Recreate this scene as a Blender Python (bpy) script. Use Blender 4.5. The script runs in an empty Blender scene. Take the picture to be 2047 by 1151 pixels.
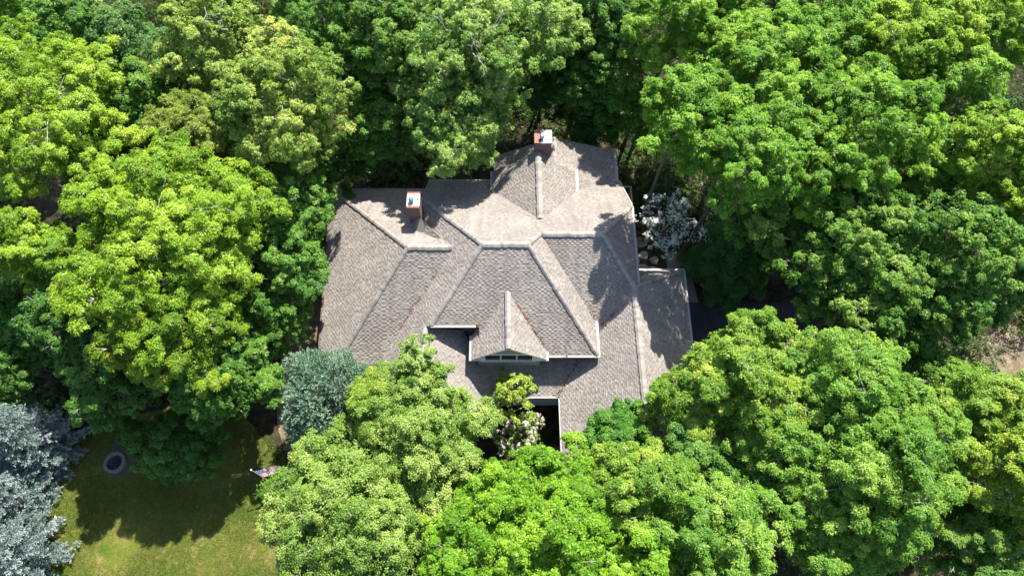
import bpy, math, random
import numpy as np
from mathutils import Vector

# ------------------------------------------------------------------ camera, sky, sun, exposure
scene = bpy.context.scene
COL = scene.collection
cam_d = bpy.data.cameras.new('camera')
cam_d.sensor_width = 36.0
cam_d.lens = 24.005
cam_d.clip_end = 2000
cam = bpy.data.objects.new('camera', cam_d)
cam.location = (0, 0, 48)
cam.rotation_euler = (math.radians(25), 0, 0)
COL.objects.link(cam)
scene.camera = cam

SUN_EL, SUN_AZ = 53.5, 24.0          # azimuth measured from +Y towards +X
world = bpy.data.worlds.new('World')
scene.world = world
world.use_nodes = True
wn = world.node_tree.nodes
sky = wn.new('ShaderNodeTexSky')
sky.sky_type = 'NISHITA'
sky.sun_disc = False
sky.sun_elevation = math.radians(SUN_EL)
sky.sun_rotation = math.radians(SUN_AZ)
world.node_tree.links.new(sky.outputs[0], wn['Background'].inputs[0])
wn['Background'].inputs[1].default_value = 0.115
sun_d = bpy.data.lights.new('sun', 'SUN')
sun_d.energy = 5.0
sun_d.angle = math.radians(0.5)
sun_d.color = (1.0, 0.95, 0.87)
sun = bpy.data.objects.new('sun', sun_d)
sv = Vector((math.sin(math.radians(SUN_AZ)) * math.cos(math.radians(SUN_EL)),
             math.cos(math.radians(SUN_AZ)) * math.cos(math.radians(SUN_EL)), math.sin(math.radians(SUN_EL))))
sun.rotation_euler = sv.to_track_quat('Z', 'Y').to_euler()
sun.location = sv * 120
COL.objects.link(sun)
scene.view_settings.view_transform = 'Standard'
scene.view_settings.look = 'None'
scene.view_settings.gamma = 1.0
scene.view_settings.exposure = 1.33
scene.cycles.max_bounces = 6
scene.cycles.diffuse_bounces = 3
scene.cycles.transmission_bounces = 4

# ------------------------------------------------------------------ materials
def new_mat(name):
    m = bpy.data.materials.new(name)
    m.use_nodes = True
    nt = m.node_tree
    for n in list(nt.nodes):
        nt.nodes.remove(n)
    out = nt.nodes.new('ShaderNodeOutputMaterial')
    return m, nt, out

def N(nt, kind, **kw):
    n = nt.nodes.new(kind)
    for k, v in kw.items():
        if k.startswith('in_'):
            key = k[3:]
            n.inputs[int(key) if key.isdigit() else key].default_value = v
        else:
            setattr(n, k, v)
    return n

def ramp(nt, stops):
    r = nt.nodes.new('ShaderNodeValToRGB')
    e = r.color_ramp.elements
    while len(e) > 1:
        e.remove(e[0])
    for i, (p, c) in enumerate(stops):
        x = e[0] if i == 0 else e.new(p)
        x.position = p
        x.color = (c[0], c[1], c[2], 1)
    return r

def simple_mat(name, col, rough=0.7, spec=0.3, var=0.25, scale=6.0, metal=0.0, bump=0.0):
    m, nt, out = new_mat(name)
    L = nt.links.new
    tc = N(nt, 'ShaderNodeTexCoord')
    no = N(nt, 'ShaderNodeTexNoise', in_Scale=scale, in_Detail=6.0, in_Roughness=0.65)
    L(tc.outputs['Object'], no.inputs['Vector'])
    r = ramp(nt, [(0.25, [c * (1 - var) for c in col]), (0.75, [min(1, c * (1 + var)) for c in col])])
    L(no.outputs[0], r.inputs[0])
    b = N(nt, 'ShaderNodeBsdfPrincipled', in_Roughness=rough, in_Metallic=metal)
    b.inputs['Specular IOR Level'].default_value = spec
    L(r.outputs[0], b.inputs['Base Color'])
    if bump:
        bp = N(nt, 'ShaderNodeBump', in_Strength=bump, in_Distance=0.03)
        L(no.outputs[0], bp.inputs['Height'])
        L(bp.outputs[0], b.inputs['Normal'])
    L(b.outputs[0], out.inputs[0])
    return m

def leaf_mat(name, stops, trans=0.35, tcol=None, rough=0.45, spec=0.25):
    """stops: colours along the per-leaf random attribute 'tint'"""
    m, nt, out = new_mat(name)
    L = nt.links.new
    at = N(nt, 'ShaderNodeAttribute', attribute_name='tint')
    r = ramp(nt, stops)
    L(at.outputs['Fac'], r.inputs[0])
    b = N(nt, 'ShaderNodeBsdfPrincipled', in_Roughness=rough)
    b.inputs['Specular IOR Level'].default_value = spec
    L(r.outputs[0], b.inputs['Base Color'])
    t = N(nt, 'ShaderNodeBsdfTranslucent')
    mx = N(nt, 'ShaderNodeMixRGB', blend_type='MULTIPLY', in_0=1.0)
    mx.inputs[2].default_value = (*(tcol or (1.3, 1.25, 0.5)), 1)
    L(r.outputs[0], mx.inputs[1])
    L(mx.outputs[0], t.inputs[0])
    ms = N(nt, 'ShaderNodeMixShader', in_0=trans)
    L(b.outputs[0], ms.inputs[1])
    L(t.outputs[0], ms.inputs[2])
    L(ms.outputs[0], out.inputs[0])
    return m

PAL = {
    'yellow': [(0, (.086, .180, .012)), (.5, (.185, .310, .017)), (1, (.335, .440, .044))],
    'yellowdeep': [(0, (.066, .140, .009)), (.5, (.145, .240, .013)), (1, (.265, .335, .028))],
    'olive': [(0, (.075, .130, .014)), (.5, (.150, .205, .024)), (1, (.265, .290, .050))],
    'pale': [(0, (.085, .165, .020)), (.5, (.200, .290, .045)), (1, (.430, .470, .125))],
    'mid': [(0, (.050, .135, .018)), (.5, (.105, .225, .030)), (1, (.200, .325, .058))],
    'blue': [(0, (.048, .120, .026)), (.5, (.095, .195, .044)), (1, (.175, .285, .080))],
    'green': [(0, (.065, .170, .012)), (.5, (.135, .280, .020)), (1, (.250, .400, .042))],
    'greeny': [(0, (.080, .180, .011)), (.5, (.170, .300, .018)), (1, (.320, .430, .036))],
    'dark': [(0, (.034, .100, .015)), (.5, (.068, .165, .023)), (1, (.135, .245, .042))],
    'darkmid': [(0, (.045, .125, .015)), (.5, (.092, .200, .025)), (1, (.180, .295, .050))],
    'silver': [(0, (.075, .168, .024)), (.5, (.165, .280, .050)), (1, (.330, .415, .120))],
    'rightmid': [(0, (.050, .140, .018)), (.5, (.110, .230, .030)), (1, (.220, .330, .060))],
    'rightgreen': [(0, (.062, .165, .015)), (.5, (.135, .265, .028)), (1, (.265, .385, .064))],
    'lime': [(0, (.070, .165, .013)), (.5, (.155, .270, .025)), (1, (.340, .410, .066))],
    'limey': [(0, (.082, .170, .011)), (.5, (.185, .285, .020)), (1, (.370, .415, .048))],
    'vivid': [(0, (.070, .175, .010)), (.5, (.150, .295, .016)), (1, (.275, .420, .038))],
    'bluevivid': [(0, (.040, .125, .016)), (.5, (.085, .215, .026)), (1, (.165, .300, .048))],
    'fine': [(0, (.078, .160, .022)), (.5, (.165, .265, .042)), (1, (.325, .395, .105))],
    'finey': [(0, (.085, .165, .016)), (.5, (.195, .285, .032)), (1, (.350, .405, .075))],
    'finedark': [(0, (.055, .120, .020)), (.5, (.120, .200, .036)), (1, (.230, .300, .078))],
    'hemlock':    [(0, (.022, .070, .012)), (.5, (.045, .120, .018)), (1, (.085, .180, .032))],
    'spruce': [(0, (.072, .122, .110)), (.5, (.185, .250, .232)), (1, (.410, .460, .440))],
    'juniper': [(0, (.060, .130, .078)), (.5, (.140, .230, .145)), (1, (.275, .360, .240))],
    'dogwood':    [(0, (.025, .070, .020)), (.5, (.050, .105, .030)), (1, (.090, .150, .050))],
    'grass': [(0, (.055, .108, .011)), (.5, (.120, .145, .022)), (1, (.235, .210, .080))],
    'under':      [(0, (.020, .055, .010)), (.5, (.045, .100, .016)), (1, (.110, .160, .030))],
    'bloom': [(0, (.68, .72, .70)), (1, (.86, .89, .87))],
    'pinkbloom': [(0, (.52, .32, .35)), (.5, (.66, .50, .52)), (1, (.74, .64, .65))],
}
TRANS = {'bloom': .2, 'pinkbloom': .2, 'spruce': .12, 'juniper': .15, 'hemlock': .2}
LM = {}
LEAF_GAIN = 1.2
def leafm(p):
    if p not in LM:
        LM[p] = leaf_mat('leaf_' + p, [(q, tuple(min(.9, c * LEAF_GAIN) for c in col)) for q, col in PAL[p]], TRANS.get(p, .38),
                         (1, 1, 1) if p in ('bloom', 'pinkbloom', 'spruce', 'juniper') else None)
    return LM[p]

def shingle_mat():
    m, nt, out = new_mat('roof_shingles')
    L = nt.links.new
    uv = N(nt, 'ShaderNodeUVMap', uv_map='UVMap')
    at = N(nt, 'ShaderNodeAttribute', attribute_name='tint')
    rt = ramp(nt, [(0, (.140, .125, .113)), (.35, (.196, .176, .160)), (.7, (.252, .226, .206)), (1, (.310, .280, .256))])
    L(at.outputs['Fac'], rt.inputs[0])
    cur = rt.outputs[0]
    # granules, soft weathering and faint run-off streaks
    for scale, det, lo, hi, stretch in ((11.0, 4.0, .84, 1.14, None), (.45, 5.0, .88, 1.08, None), (1.0, 4.0, .87, 1.05, (2.2, .16, 1))):
        n = N(nt, 'ShaderNodeTexNoise', in_Scale=scale, in_Detail=det)
        if stretch:
            mp = N(nt, 'ShaderNodeMapping')
            mp.inputs['Scale'].default_value = stretch
            L(uv.outputs[0], mp.inputs[0]); L(mp.outputs[0], n.inputs['Vector'])
        else:
            L(uv.outputs[0], n.inputs['Vector'])
        r = ramp(nt, [(.32, (lo, lo, lo)), (.66, (hi, hi, hi * .99))])
        L(n.outputs[0], r.inputs[0])
        x = N(nt, 'ShaderNodeMixRGB', blend_type='MULTIPLY', in_0=1.0)
        L(cur, x.inputs[1]); L(r.outputs[0], x.inputs[2])
        cur = x.outputs[0]
    b = N(nt, 'ShaderNodeBsdfPrincipled', in_Roughness=0.95)
    b.inputs['Specular IOR Level'].default_value = 0.1
    L(cur, b.inputs['Base Color'])
    L(b.outputs[0], out.inputs[0])
    return m

def brick_mat():
    m, nt, out = new_mat('chimney_brick')
    L = nt.links.new
    uv = N(nt, 'ShaderNodeUVMap', uv_map='UVMap')
    br = N(nt, 'ShaderNodeTexBrick')
    br.inputs['Scale'].default_value = 1.0
    br.inputs['Brick Width'].default_value = 0.21
    br.inputs['Row Height'].default_value = 0.085
    br.inputs['Mortar Size'].default_value = 0.012
    br.inputs['Color1'].default_value = (.135, .062, .046, 1)
    br.inputs['Color2'].default_value = (.10, .048, .036, 1)
    br.inputs['Mortar'].default_value = (.19, .16, .14, 1)
    L(uv.outputs[0], br.inputs['Vector'])
    b = N(nt, 'ShaderNodeBsdfPrincipled', in_Roughness=0.9)
    L(br.outputs['Color'], b.inputs['Base Color'])
    L(b.outputs[0], out.inputs[0])
    return m

def rust_cap_mat(name, axis, edges):
    """white painted sheet with rust patches; edges: (centre, half width) along the axis of the object's own bounds"""
    m, nt, out = new_mat(name)
    L = nt.links.new
    tc = N(nt, 'ShaderNodeTexCoord')
    no = N(nt, 'ShaderNodeTexNoise', in_Scale=4.0, in_Detail=5.0)
    L(tc.outputs['Object'], no.inputs['Vector'])
    sp = N(nt, 'ShaderNodeSeparateXYZ')
    L(tc.outputs['Generated'], sp.inputs[0])
    acc = None
    for c, h in edges:
        d = N(nt, 'ShaderNodeMath', operation='SUBTRACT', in_1=c)
        L(sp.outputs[axis], d.inputs[0])
        a = N(nt, 'ShaderNodeMath', operation='ABSOLUTE')
        L(d.outputs[0], a.inputs[0])
        k = N(nt, 'ShaderNodeMath', operation='MULTIPLY_ADD', in_1=-1.0, in_2=h - 0.11)
        L(a.outputs[0], k.inputs[0])
        k2 = N(nt, 'ShaderNodeMath', operation='MULTIPLY_ADD', in_1=0.22)
        L(no.outputs[0], k2.inputs[0]); L(k.outputs[0], k2.inputs[2])
        if acc is None:
            acc = k2
        else:
            mm = N(nt, 'ShaderNodeMath', operation='MAXIMUM')
            L(acc.outputs[0], mm.inputs[0]); L(k2.outputs[0], mm.inputs[1])
            acc = mm
    r = ramp(nt, [(.49, (.56, .56, .55)), (.51, (.20, .050, .018))])
    sh = N(nt, 'ShaderNodeMath', operation='ADD', in_1=0.5)
    L(acc.outputs[0], sh.inputs[0]); L(sh.outputs[0], r.inputs[0])
    b = N(nt, 'ShaderNodeBsdfPrincipled', in_Roughness=0.6)
    L(r.outputs[0], b.inputs['Base Color'])
    L(b.outputs[0], out.inputs[0])
    return m

def ground_mat(name, stops, scale, scale2, stops2=None, bump=0.5):
    m, nt, out = new_mat(name)
    L = nt.links.new
    tc = N(nt, 'ShaderNodeTexCoord')
    n1 = N(nt, 'ShaderNodeTexNoise', in_Scale=scale, in_Detail=10.0, in_Roughness=0.7)
    n2 = N(nt, 'ShaderNodeTexNoise', in_Scale=scale2, in_Detail=8.0, in_Roughness=0.75)
    L(tc.outputs['Object'], n1.inputs['Vector']); L(tc.outputs['Object'], n2.inputs['Vector'])
    r1 = ramp(nt, stops)
    L(n1.outputs[0], r1.inputs[0])
    r2 = ramp(nt, stops2 or [(.3, (.55, .55, .55)), (.7, (1.4, 1.4, 1.35))])
    L(n2.outputs[0], r2.inputs[0])
    mm = N(nt, 'ShaderNodeMixRGB', blend_type='MULTIPLY', in_0=1.0)
    L(r1.outputs[0], mm.inputs[1]); L(r2.outputs[0], mm.inputs[2])
    b = N(nt, 'ShaderNodeBsdfPrincipled', in_Roughness=0.95)
    b.inputs['Specular IOR Level'].default_value = 0.1
    L(mm.outputs[0], b.inputs['Base Color'])
    bp = N(nt, 'ShaderNodeBump', in_Strength=bump, in_Distance=0.06)
    L(n2.outputs[0], bp.inputs['Height'])
    L(bp.outputs[0], b.inputs['Normal'])
    L(b.outputs[0], out.inputs[0])
    return m

M = {
    'shingle': shingle_mat(), 'brick': brick_mat(),
    'gutter': simple_mat('gutter_paint', (.29, .28, .265), .5, .4, .12, 3),
    'gutter_dark': simple_mat('gutter_brown', (.10, .075, .06), .6, .3, .3, 3),
    'siding': simple_mat('siding', (.33, .325, .30), .8, .2, .1, 4),
    'white': simple_mat('white_paint', (.76, .76, .73), .6, .3, .06, 4),
    'glass': simple_mat('window_glass', (.012, .018, .022), .08, .6, .2, 2),
    'steel': simple_mat('flue_steel', (.12, .16, .22), .4, .5, .4, 8, .3),
    'bark': simple_mat('bark', (.095, .080, .065), .9, .2, .45, 5, bump=.5),
    'bark_pale': simple_mat('bark_pale', (.34, .31, .28), .9, .2, .35, 6, bump=.5),
    'litter': leaf_mat('dry_leaves', [(0, (.11, .045, .018)), (.5, (.20, .085, .034)), (1, (.30, .15, .07))], .1, (1, 1, 1)),
    'stone': simple_mat('stone', (.27, .235, .20), .9, .2, .35, 5, bump=.6),
    'firestone': simple_mat('fire_ring_stone', (.18, .17, .15), .95, .2, .3, 6, bump=.5),
    'ash': simple_mat('ash', (.045, .042, .042), .95, .1, .7, 7, bump=.8),
    'gravel': ground_mat('gravel', [(.3, (.062, .072, .036)), (.7, (.105, .106, .066))], 3, 25),
    'asphalt': ground_mat('asphalt', [(.3, (.036, .038, .045)), (.7, (.058, .060, .068))], .7, 40, bump=.2),
    'concrete': simple_mat('concrete', (.19, .17, .15), .9, .2, .2, 2, bump=.3),
    'wood': simple_mat('deck_wood', (.36, .25, .16), .8, .2, .3, 6),
    'ground': ground_mat('forest_floor', [(.30, (.014, .013, .008)), (.5, (.034, .030, .017)), (.75, (.095, .078, .046))], 1.1, 7),
    'lawn': ground_mat('lawn_grass', [(.30, (.046, .090, .011)), (.45, (.092, .116, .018)), (.56, (.135, .134, .030)), (.72, (.215, .178, .085))], .8, 9,
                       [(.28, (.50, .58, .45)), (.5, (1, 1, 1)), (.70, (1.45, 1.35, 1.3))], bump=1.0),
    'soil': ground_mat('bare_soil', [(.30, (.085, .065, .040)), (.5, (.165, .130, .085)), (.72, (.27, .215, .15))], 1.6, 9),
    'red': simple_mat('flag_red', (.50, .03, .03), .8, .2, .1, 4),
    'flagwhite': simple_mat('flag_white', (.78, .77, .76), .8, .2, .05, 4),
    'navy': simple_mat('flag_navy', (.03, .04, .13), .8, .2, .1, 4),
    'alu': simple_mat('pole_metal', (.45, .45, .46), .4, .5, .1, 4, .6),
}

# ------------------------------------------------------------------ mesh helpers
class MB:
    """collects polygons (with uvs) and links them as ONE mesh object"""
    def __init__(s):
        s.v, s.f, s.uv, s.mi, s.t = [], [], [], [], []
    def poly(s, pts, uvs=None, mi=0):
        k = len(s.v)
        s.v += [tuple(p) for p in pts]
        s.f.append(tuple(range(k, k + len(pts))))
        s.uv += list(uvs) if uvs else [(p[0], p[1]) for p in pts]
        s.mi.append(mi)
        s.t.append(s.tint)
    tint = .5
    def wallq(s, pts, mi=0):
        """vertical face: u along the run, v height"""
        a, b = Vector(pts[0]), Vector(pts[1])
        d = Vector((b.x - a.x, b.y - a.y, 0))
        if d.length < 1e-6:
            d = Vector((1, 0, 0))
        d.normalize()
        s.poly(pts, [((Vector(p) - a).dot(d), p[2]) for p in pts], mi)
    def box(s, x0, x1, y0, y1, z0, z1, mi=0, top=True, bottom=True):
        P = lambda x, y, z: (x, y, z)
        s.wallq([P(x0, y0, z0), P(x1, y0, z0), P(x1, y0, z1), P(x0, y0, z1)], mi)
        s.wallq([P(x1, y0, z0), P(x1, y1, z0), P(x1, y1, z1), P(x1, y0, z1)], mi)
        s.wallq([P(x1, y1, z0), P(x0, y1, z0), P(x0, y1, z1), P(x1, y1, z1)], mi)
        s.wallq([P(x0, y1, z0), P(x0, y0, z0), P(x0, y0, z1), P(x0, y1, z1)], mi)
        if top:
            s.poly([P(x0, y0, z1), P(x1, y0, z1), P(x1, y1, z1), P(x0, y1, z1)], None, mi)
        if bottom:
            s.poly([P(x0, y0, z0), P(x0, y1, z0), P(x1, y1, z0), P(x1, y0, z0)], None, mi)
    def bar(s, a, b, w, h, mi=0):
        """box beam from a to b, w wide (horizontal), h high"""
        a, b = Vector(a), Vector(b)
        d = (b - a).normalized()
        side = d.cross(Vector((0, 0, 1)))
        if side.length < 1e-4:
            side = Vector((1, 0, 0))
        side.normalize()
        up = side.cross(d).normalized()
        c = []
        for p in (a, b):
            for sx, sz in ((-1, -1), (1, -1), (1, 1), (-1, 1)):
                c.append(p + side * (sx * w / 2) + up * (sz * h / 2))
        ln = (b - a).length
        for q in ((0, 1, 5, 4), (1, 2, 6, 5), (2, 3, 7, 6), (3, 0, 4, 7)):
            s.poly([c[i] for i in q], [(0, 0), (0, w), (ln, w), (ln, 0)], mi)
        s.poly([c[i] for i in (3, 2, 1, 0)], None, mi)
        s.poly([c[i] for i in (4, 5, 6, 7)], None, mi)
    def tube(s, pts, rad, n=7, mi=0, cap=True):
        pts = [Vector(p) for p in pts]
        rings = []
        for i, p in enumerate(pts):
            d = (pts[min(i + 1, len(pts) - 1)] - pts[max(i - 1, 0)])
            d = d.normalized() if d.length > 1e-6 else Vector((0, 0, 1))
            a = d.cross(Vector((.31, .95, .11))).normalized()
            b = d.cross(a)
            rings.append([p + (a * math.cos(2 * math.pi * k / n) + b * math.sin(2 * math.pi * k / n)) * rad[i] for k in range(n)])
        for i in range(len(pts) - 1):
            for k in range(n):
                k2 = (k + 1) % n
                s.poly([rings[i][k], rings[i][k2], rings[i + 1][k2], rings[i + 1][k]], None, mi)
        if cap:
            s.poly(rings[-1], None, mi)
            s.poly(rings[0][::-1], None, mi)
    def build(s, name, mats, parent=None, origin=None):
        me = bpy.data.meshes.new(name)
        o = Vector(origin) if origin else Vector((0, 0, 0))
        me.from_pydata([tuple(Vector(p) - o) for p in s.v], [], s.f)
        ul = me.uv_layers.new(name='UVMap')
        ul.data.foreach_set('uv', np.array(s.uv, dtype=np.float32).ravel())
        for m in (mats if isinstance(mats, (list, tuple)) else [mats]):
            me.materials.append(m)
        me.polygons.foreach_set('material_index', np.array(s.mi, dtype=np.int32))
        at = me.attributes.new('tint', 'FLOAT', 'FACE')
        at.data.foreach_set('value', np.array(s.t, dtype=np.float32))
        me.update()
        ob = bpy.data.objects.new(name, me)
        ob.location = o
        COL.objects.link(ob)
        if parent:
            ob.parent = parent
            ob.location = o - world_loc(parent)
        return ob

def world_loc(o):
    l = Vector(o.location)
    while o.parent:
        o = o.parent
        l = l + o.location
    return l

def tag(o, label=None, cat=None, group=None, kind=None):
    if label: o['label'] = label
    if cat: o['category'] = cat
    if group: o['group'] = group
    if kind: o['kind'] = kind
    return o

def empty(name, loc=(0, 0, 0)):
    o = bpy.data.objects.new(name, None)
    o.location = loc
    o.empty_display_size = .3
    COL.objects.link(o)
    return o

# ------------------------------------------------------------------ leaves as numpy quads
def unit(a):
    return a / np.maximum(np.linalg.norm(a, axis=-1, keepdims=True), 1e-9)

def leaf_object(name, base, axis, side, length, width, tint, mat, parent, origin, fold=.18, curl=.15):
    """one quad per leaf: base, left, tip, right, folded along its midrib"""
    n = len(base)
    nrm = unit(np.cross(axis, side))
    Lc, Wc = length[:, None], width[:, None]
    mid = base + axis * Lc * .5
    tip = base + axis * Lc - nrm * Lc * curl
    l = mid + side * Wc * .5 + nrm * Wc * fold
    r = mid - side * Wc * .5 + nrm * Wc * fold
    v = np.stack([base, l, tip, r], 1).reshape(-1, 3) - np.array(origin)
    me = bpy.data.meshes.new(name)
    me.vertices.add(4 * n)
    me.vertices.foreach_set('co', v.astype(np.float32).ravel())
    me.loops.add(4 * n)
    me.loops.foreach_set('vertex_index', np.arange(4 * n, dtype=np.int32))
    me.polygons.add(n)
    me.polygons.foreach_set('loop_start', np.arange(0, 4 * n, 4, dtype=np.int32))
    me.update(calc_edges=True)
    at = me.attributes.new('tint', 'FLOAT', 'FACE')
    at.data.foreach_set('value', np.clip(tint, 0, 1).astype(np.float32))
    me.materials.append(mat)
    ob = bpy.data.objects.new(name, me)
    ob.location = origin
    COL.objects.link(ob)
    if parent:
        ob.parent = parent
        ob.location = Vector(origin) - world_loc(parent)
    return ob

def rosettes(rng, pos, nrm, tint, k, length, width, droop=.25, jit=.35):
    """k leaves radiating from each spray point in the plane across nrm"""
    n = len(pos)
    a = unit(np.cross(nrm, unit(rng.normal(size=(n, 3)))))
    b = np.cross(nrm, a)
    ph = (np.arange(k)[None] * (2 * np.pi / k) + rng.uniform(-jit, jit, (n, k)))[..., None]
    ax = a[:, None] * np.cos(ph) + b[:, None] * np.sin(ph)
    ax = unit(ax - nrm[:, None] * (droop + rng.normal(0, .22, (n, k, 1))))
    sd = unit(np.cross(np.repeat(nrm[:, None], k, 1), ax) + rng.normal(0, .22, (n, k, 3)))
    base = np.repeat(pos[:, None], k, 1) + ax * .02
    ln = length * rng.uniform(.7, 1.25, (n, k))
    wd = width * rng.uniform(.75, 1.2, (n, k))
    tt = np.repeat(tint[:, None], k, 1) + rng.normal(0, .14, (n, k))
    return base.reshape(-1, 3), ax.reshape(-1, 3), sd.reshape(-1, 3), ln.ravel(), wd.ravel(), tt.ravel()

SPEC = {  # lobe count factor, lobe size, sub-clumps, sub-clump size, sprays, leaves per spray, leaf length, width, flatness, droop
    'oak':   dict(nl=1.15, rl=.28, ns=13, rs=.42, sp=34, k=6, L=.175, W=.07, fl=.62, dr=.20),
    'maple': dict(nl=1.15, rl=.27, ns=14, rs=.44, sp=31, k=5, L=.155, W=.095, fl=.75, dr=.38),
    'elm':   dict(nl=1.25, rl=.27, ns=16, rs=.50, sp=30, k=4, L=.145, W=.085, fl=.90, dr=.20),
    'sparse': dict(nl=2.4, rl=.42, ns=5, rs=.24, sp=8, k=5, L=.19, W=.10, fl=.8, dr=.2, fill=0., rmin=.25),
}

def crown_points(rng, C, R, b, sp, lo=-.25):
    """lobes on an uneven ellipsoid, clumps on the lobes, spray points on the clumps"""
    nl = max(8, int(sp['nl'] * 30 * (R / 5.0) ** 1.25))
    i = np.arange(nl) + .5
    ct = 1 - i / nl * (1 - lo)                       # cos of polar angle from 1 down to lo
    ct = np.clip(ct + rng.normal(0, .06, nl), lo, 1)
    az = i * 2.399963 + rng.normal(0, .25, nl)
    st = np.sqrt(1 - ct * ct)
    ph = rng.uniform(0, 6.28, 4)
    irr = 1 + .13 * np.sin(2 * az + ph[0]) + .09 * np.sin(3 * az + ph[1]) + .07 * np.sin(5 * az + ph[2])
    rl = R * sp['rl'] * rng.uniform(.85, 1.15) * rng.uniform(.5, 1.45, nl)
    rl = np.clip(rl, .38, 1.9)
    d = np.stack([st * np.cos(az), st * np.sin(az), ct], 1)
    rad = (R * 1.06 * irr - rl * .75) * rng.uniform(sp.get('rmin', .74), 1.10, nl)
    hz = np.where(d[:, 2] > 0, b, b * .9)
    lc = np.stack([d[:, 0] * rad, d[:, 1] * rad, d[:, 2] * (hz - rl * .5) * rng.uniform(.82, 1.08, nl)], 1) + C
    lt = rng.normal(0, .15, nl) + .12 * np.sin(lc[:, 0] * .9 + ph[3]) * np.sin(lc[:, 1] * .8 + ph[1])                      # each bough has its own tint
    ns = sp['ns']
    out = unit(d + np.array([0, 0, .55]))
    q = unit(rng.normal(size=(nl, ns, 3)) + out[:, None] * .95)
    scl = rl[:, None, None] * rng.uniform(.45, 1.22, (nl, ns, 1))
    sc = lc[:, None] + q * scl * np.array([1, 1, sp['fl']])
    stt = lt[:, None] + rng.normal(0, .09, (nl, ns))
    m = sp['sp']
    q2 = unit(rng.normal(size=(nl, ns, m, 3)) + q[:, :, None] * .8 + np.array([0, 0, .35]))
    rs = sp['rs'] * np.clip((rl / 1.2), .6, 1.25)[:, None, None, None] * rng.uniform(.35, 1.0, (nl, ns, m, 1))
    p = sc[:, :, None] + q2 * rs * np.array([1, 1, .7])
    nrm = unit(q2 * .7 + out[:, None, None] * .5 + np.array([.12, .25, .95]) + rng.normal(0, .3, (nl, ns, m, 3)))
    # a looser inner shell that closes the crown between the boughs
    nf = int(len(p.reshape(-1, 3)) * sp.get('fill', .28))
    fd = unit(rng.normal(size=(nf, 3)) + np.array([0, 0, .5]))
    fd[:, 2] = np.abs(fd[:, 2]) - .15
    fa = np.arctan2(fd[:, 1], fd[:, 0])
    fi = 1 + .13 * np.sin(2 * fa + ph[0]) + .09 * np.sin(3 * fa + ph[1]) + .07 * np.sin(5 * fa + ph[2])
    fp_ = C + fd * np.array([R, R, b]) * (fi * rng.uniform(.62, .88, nf))[:, None] + rng.normal(0, .12, (nf, 3))
    fn = unit(fd * .5 + np.array([0, 0, 1.]) + rng.normal(0, .35, (nf, 3)))
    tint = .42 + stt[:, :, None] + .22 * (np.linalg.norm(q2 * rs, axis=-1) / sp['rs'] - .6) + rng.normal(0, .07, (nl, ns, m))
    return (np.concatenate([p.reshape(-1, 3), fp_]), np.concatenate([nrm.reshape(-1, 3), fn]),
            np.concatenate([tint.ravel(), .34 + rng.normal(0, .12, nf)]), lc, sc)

FOOT = [(-13.2, -5, 12.6, 29), (-6.3, 8.6, 12.2, 29.4), (-10.2, -1.2, 11, 16), (3.6, 12.4, 6.5, 21.6), (-1.4, 8, 26, 32.3)]
def outside(x, y):
    for _ in range(3):
        for x0, x1, y0, y1 in FOOT:
            if x0 - .9 < x < x1 + .9 and y0 - .9 < y < y1 + .9:
                c = min((x - x0 + 1, 0), (x1 + 1 - x, 1), (y - y0 + 1, 2), (y1 + 1 - y, 3))
                if c[1] == 0: x = x0 - 1
                elif c[1] == 1: x = x1 + 1
                elif c[1] == 2: y = y0 - 1
                else: y = y1 + 1
    return x, y

def wood(rng, mb, base, C, R, b, lobes, r0, extra=None):
    """trunk from the ground into the crown, a limb to every lobe, twigs to some clumps"""
    base, C = Vector(base), Vector(C)
    top = C + Vector((0, 0, b * .25))
    mid = base.lerp(top, .5) + Vector((rng.normal(0, .25), rng.normal(0, .25), 0))
    pts, rads = [], []
    for t in np.linspace(0, 1, 8):
        p = base * (1 - t) ** 2 + mid * (2 * t * (1 - t)) + top * t ** 2
        pts.append(p); rads.append(r0 * (1 - .72 * t) * (1.35 if t == 0 else 1))
    mb.tube(pts, rads, 9)
    for lc in lobes:
        lc = Vector(lc)
        t = float(rng.uniform(.45, .98))
        j = int(t * 7)
        s = pts[j].lerp(pts[min(j + 1, 7)], t * 7 - j)
        rr = max(.045, rads[j] * .42)
        m = s.lerp(lc, .5) + Vector((rng.normal(0, .2), rng.normal(0, .2), -.25 + rng.normal(0, .15)))
        bp = [s * (1 - u) ** 2 + m * (2 * u * (1 - u)) + lc * u ** 2 for u in (0, .25, .5, .75, 1)]
        mb.tube(bp, [rr, rr * .75, rr * .55, rr * .4, .022], 5, cap=False)
        if extra is not None:
            pass

def twigs(rng, mb, lobes, clumps, ns, frac=.45):
    for i, c in enumerate(clumps):
        if rng.random() < frac:
            a = Vector(lobes[i // ns]); c = Vector(c)
            m = a.lerp(c, .5) + Vector((rng.normal(0, .08), rng.normal(0, .08), rng.normal(0, .08)))
            e = c + (c - a) * .35
            mb.tube([a, m, e], [.03, .022, .008], 4, 1, cap=False)

def bare_fork(rng, mb, p, d, ln, r, depth=3):
    d = Vector(d).normalized()
    q = Vector(p) + d * ln + Vector(rng.normal(0, .08, 3)) * ln
    mid = Vector(p).lerp(q, .5) + Vector(rng.normal(0, .06, 3)) * ln
    mb.tube([p, mid, q], [r, r * .8, r * .6], 5, 1, cap=False)
    if depth:
        for _ in range(2 if depth > 1 else 3):
            bare_fork(rng, mb, q, d + Vector(rng.normal(0, .55, 3)), ln * float(rng.uniform(.55, .85)), r * .6, depth - 1)

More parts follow.
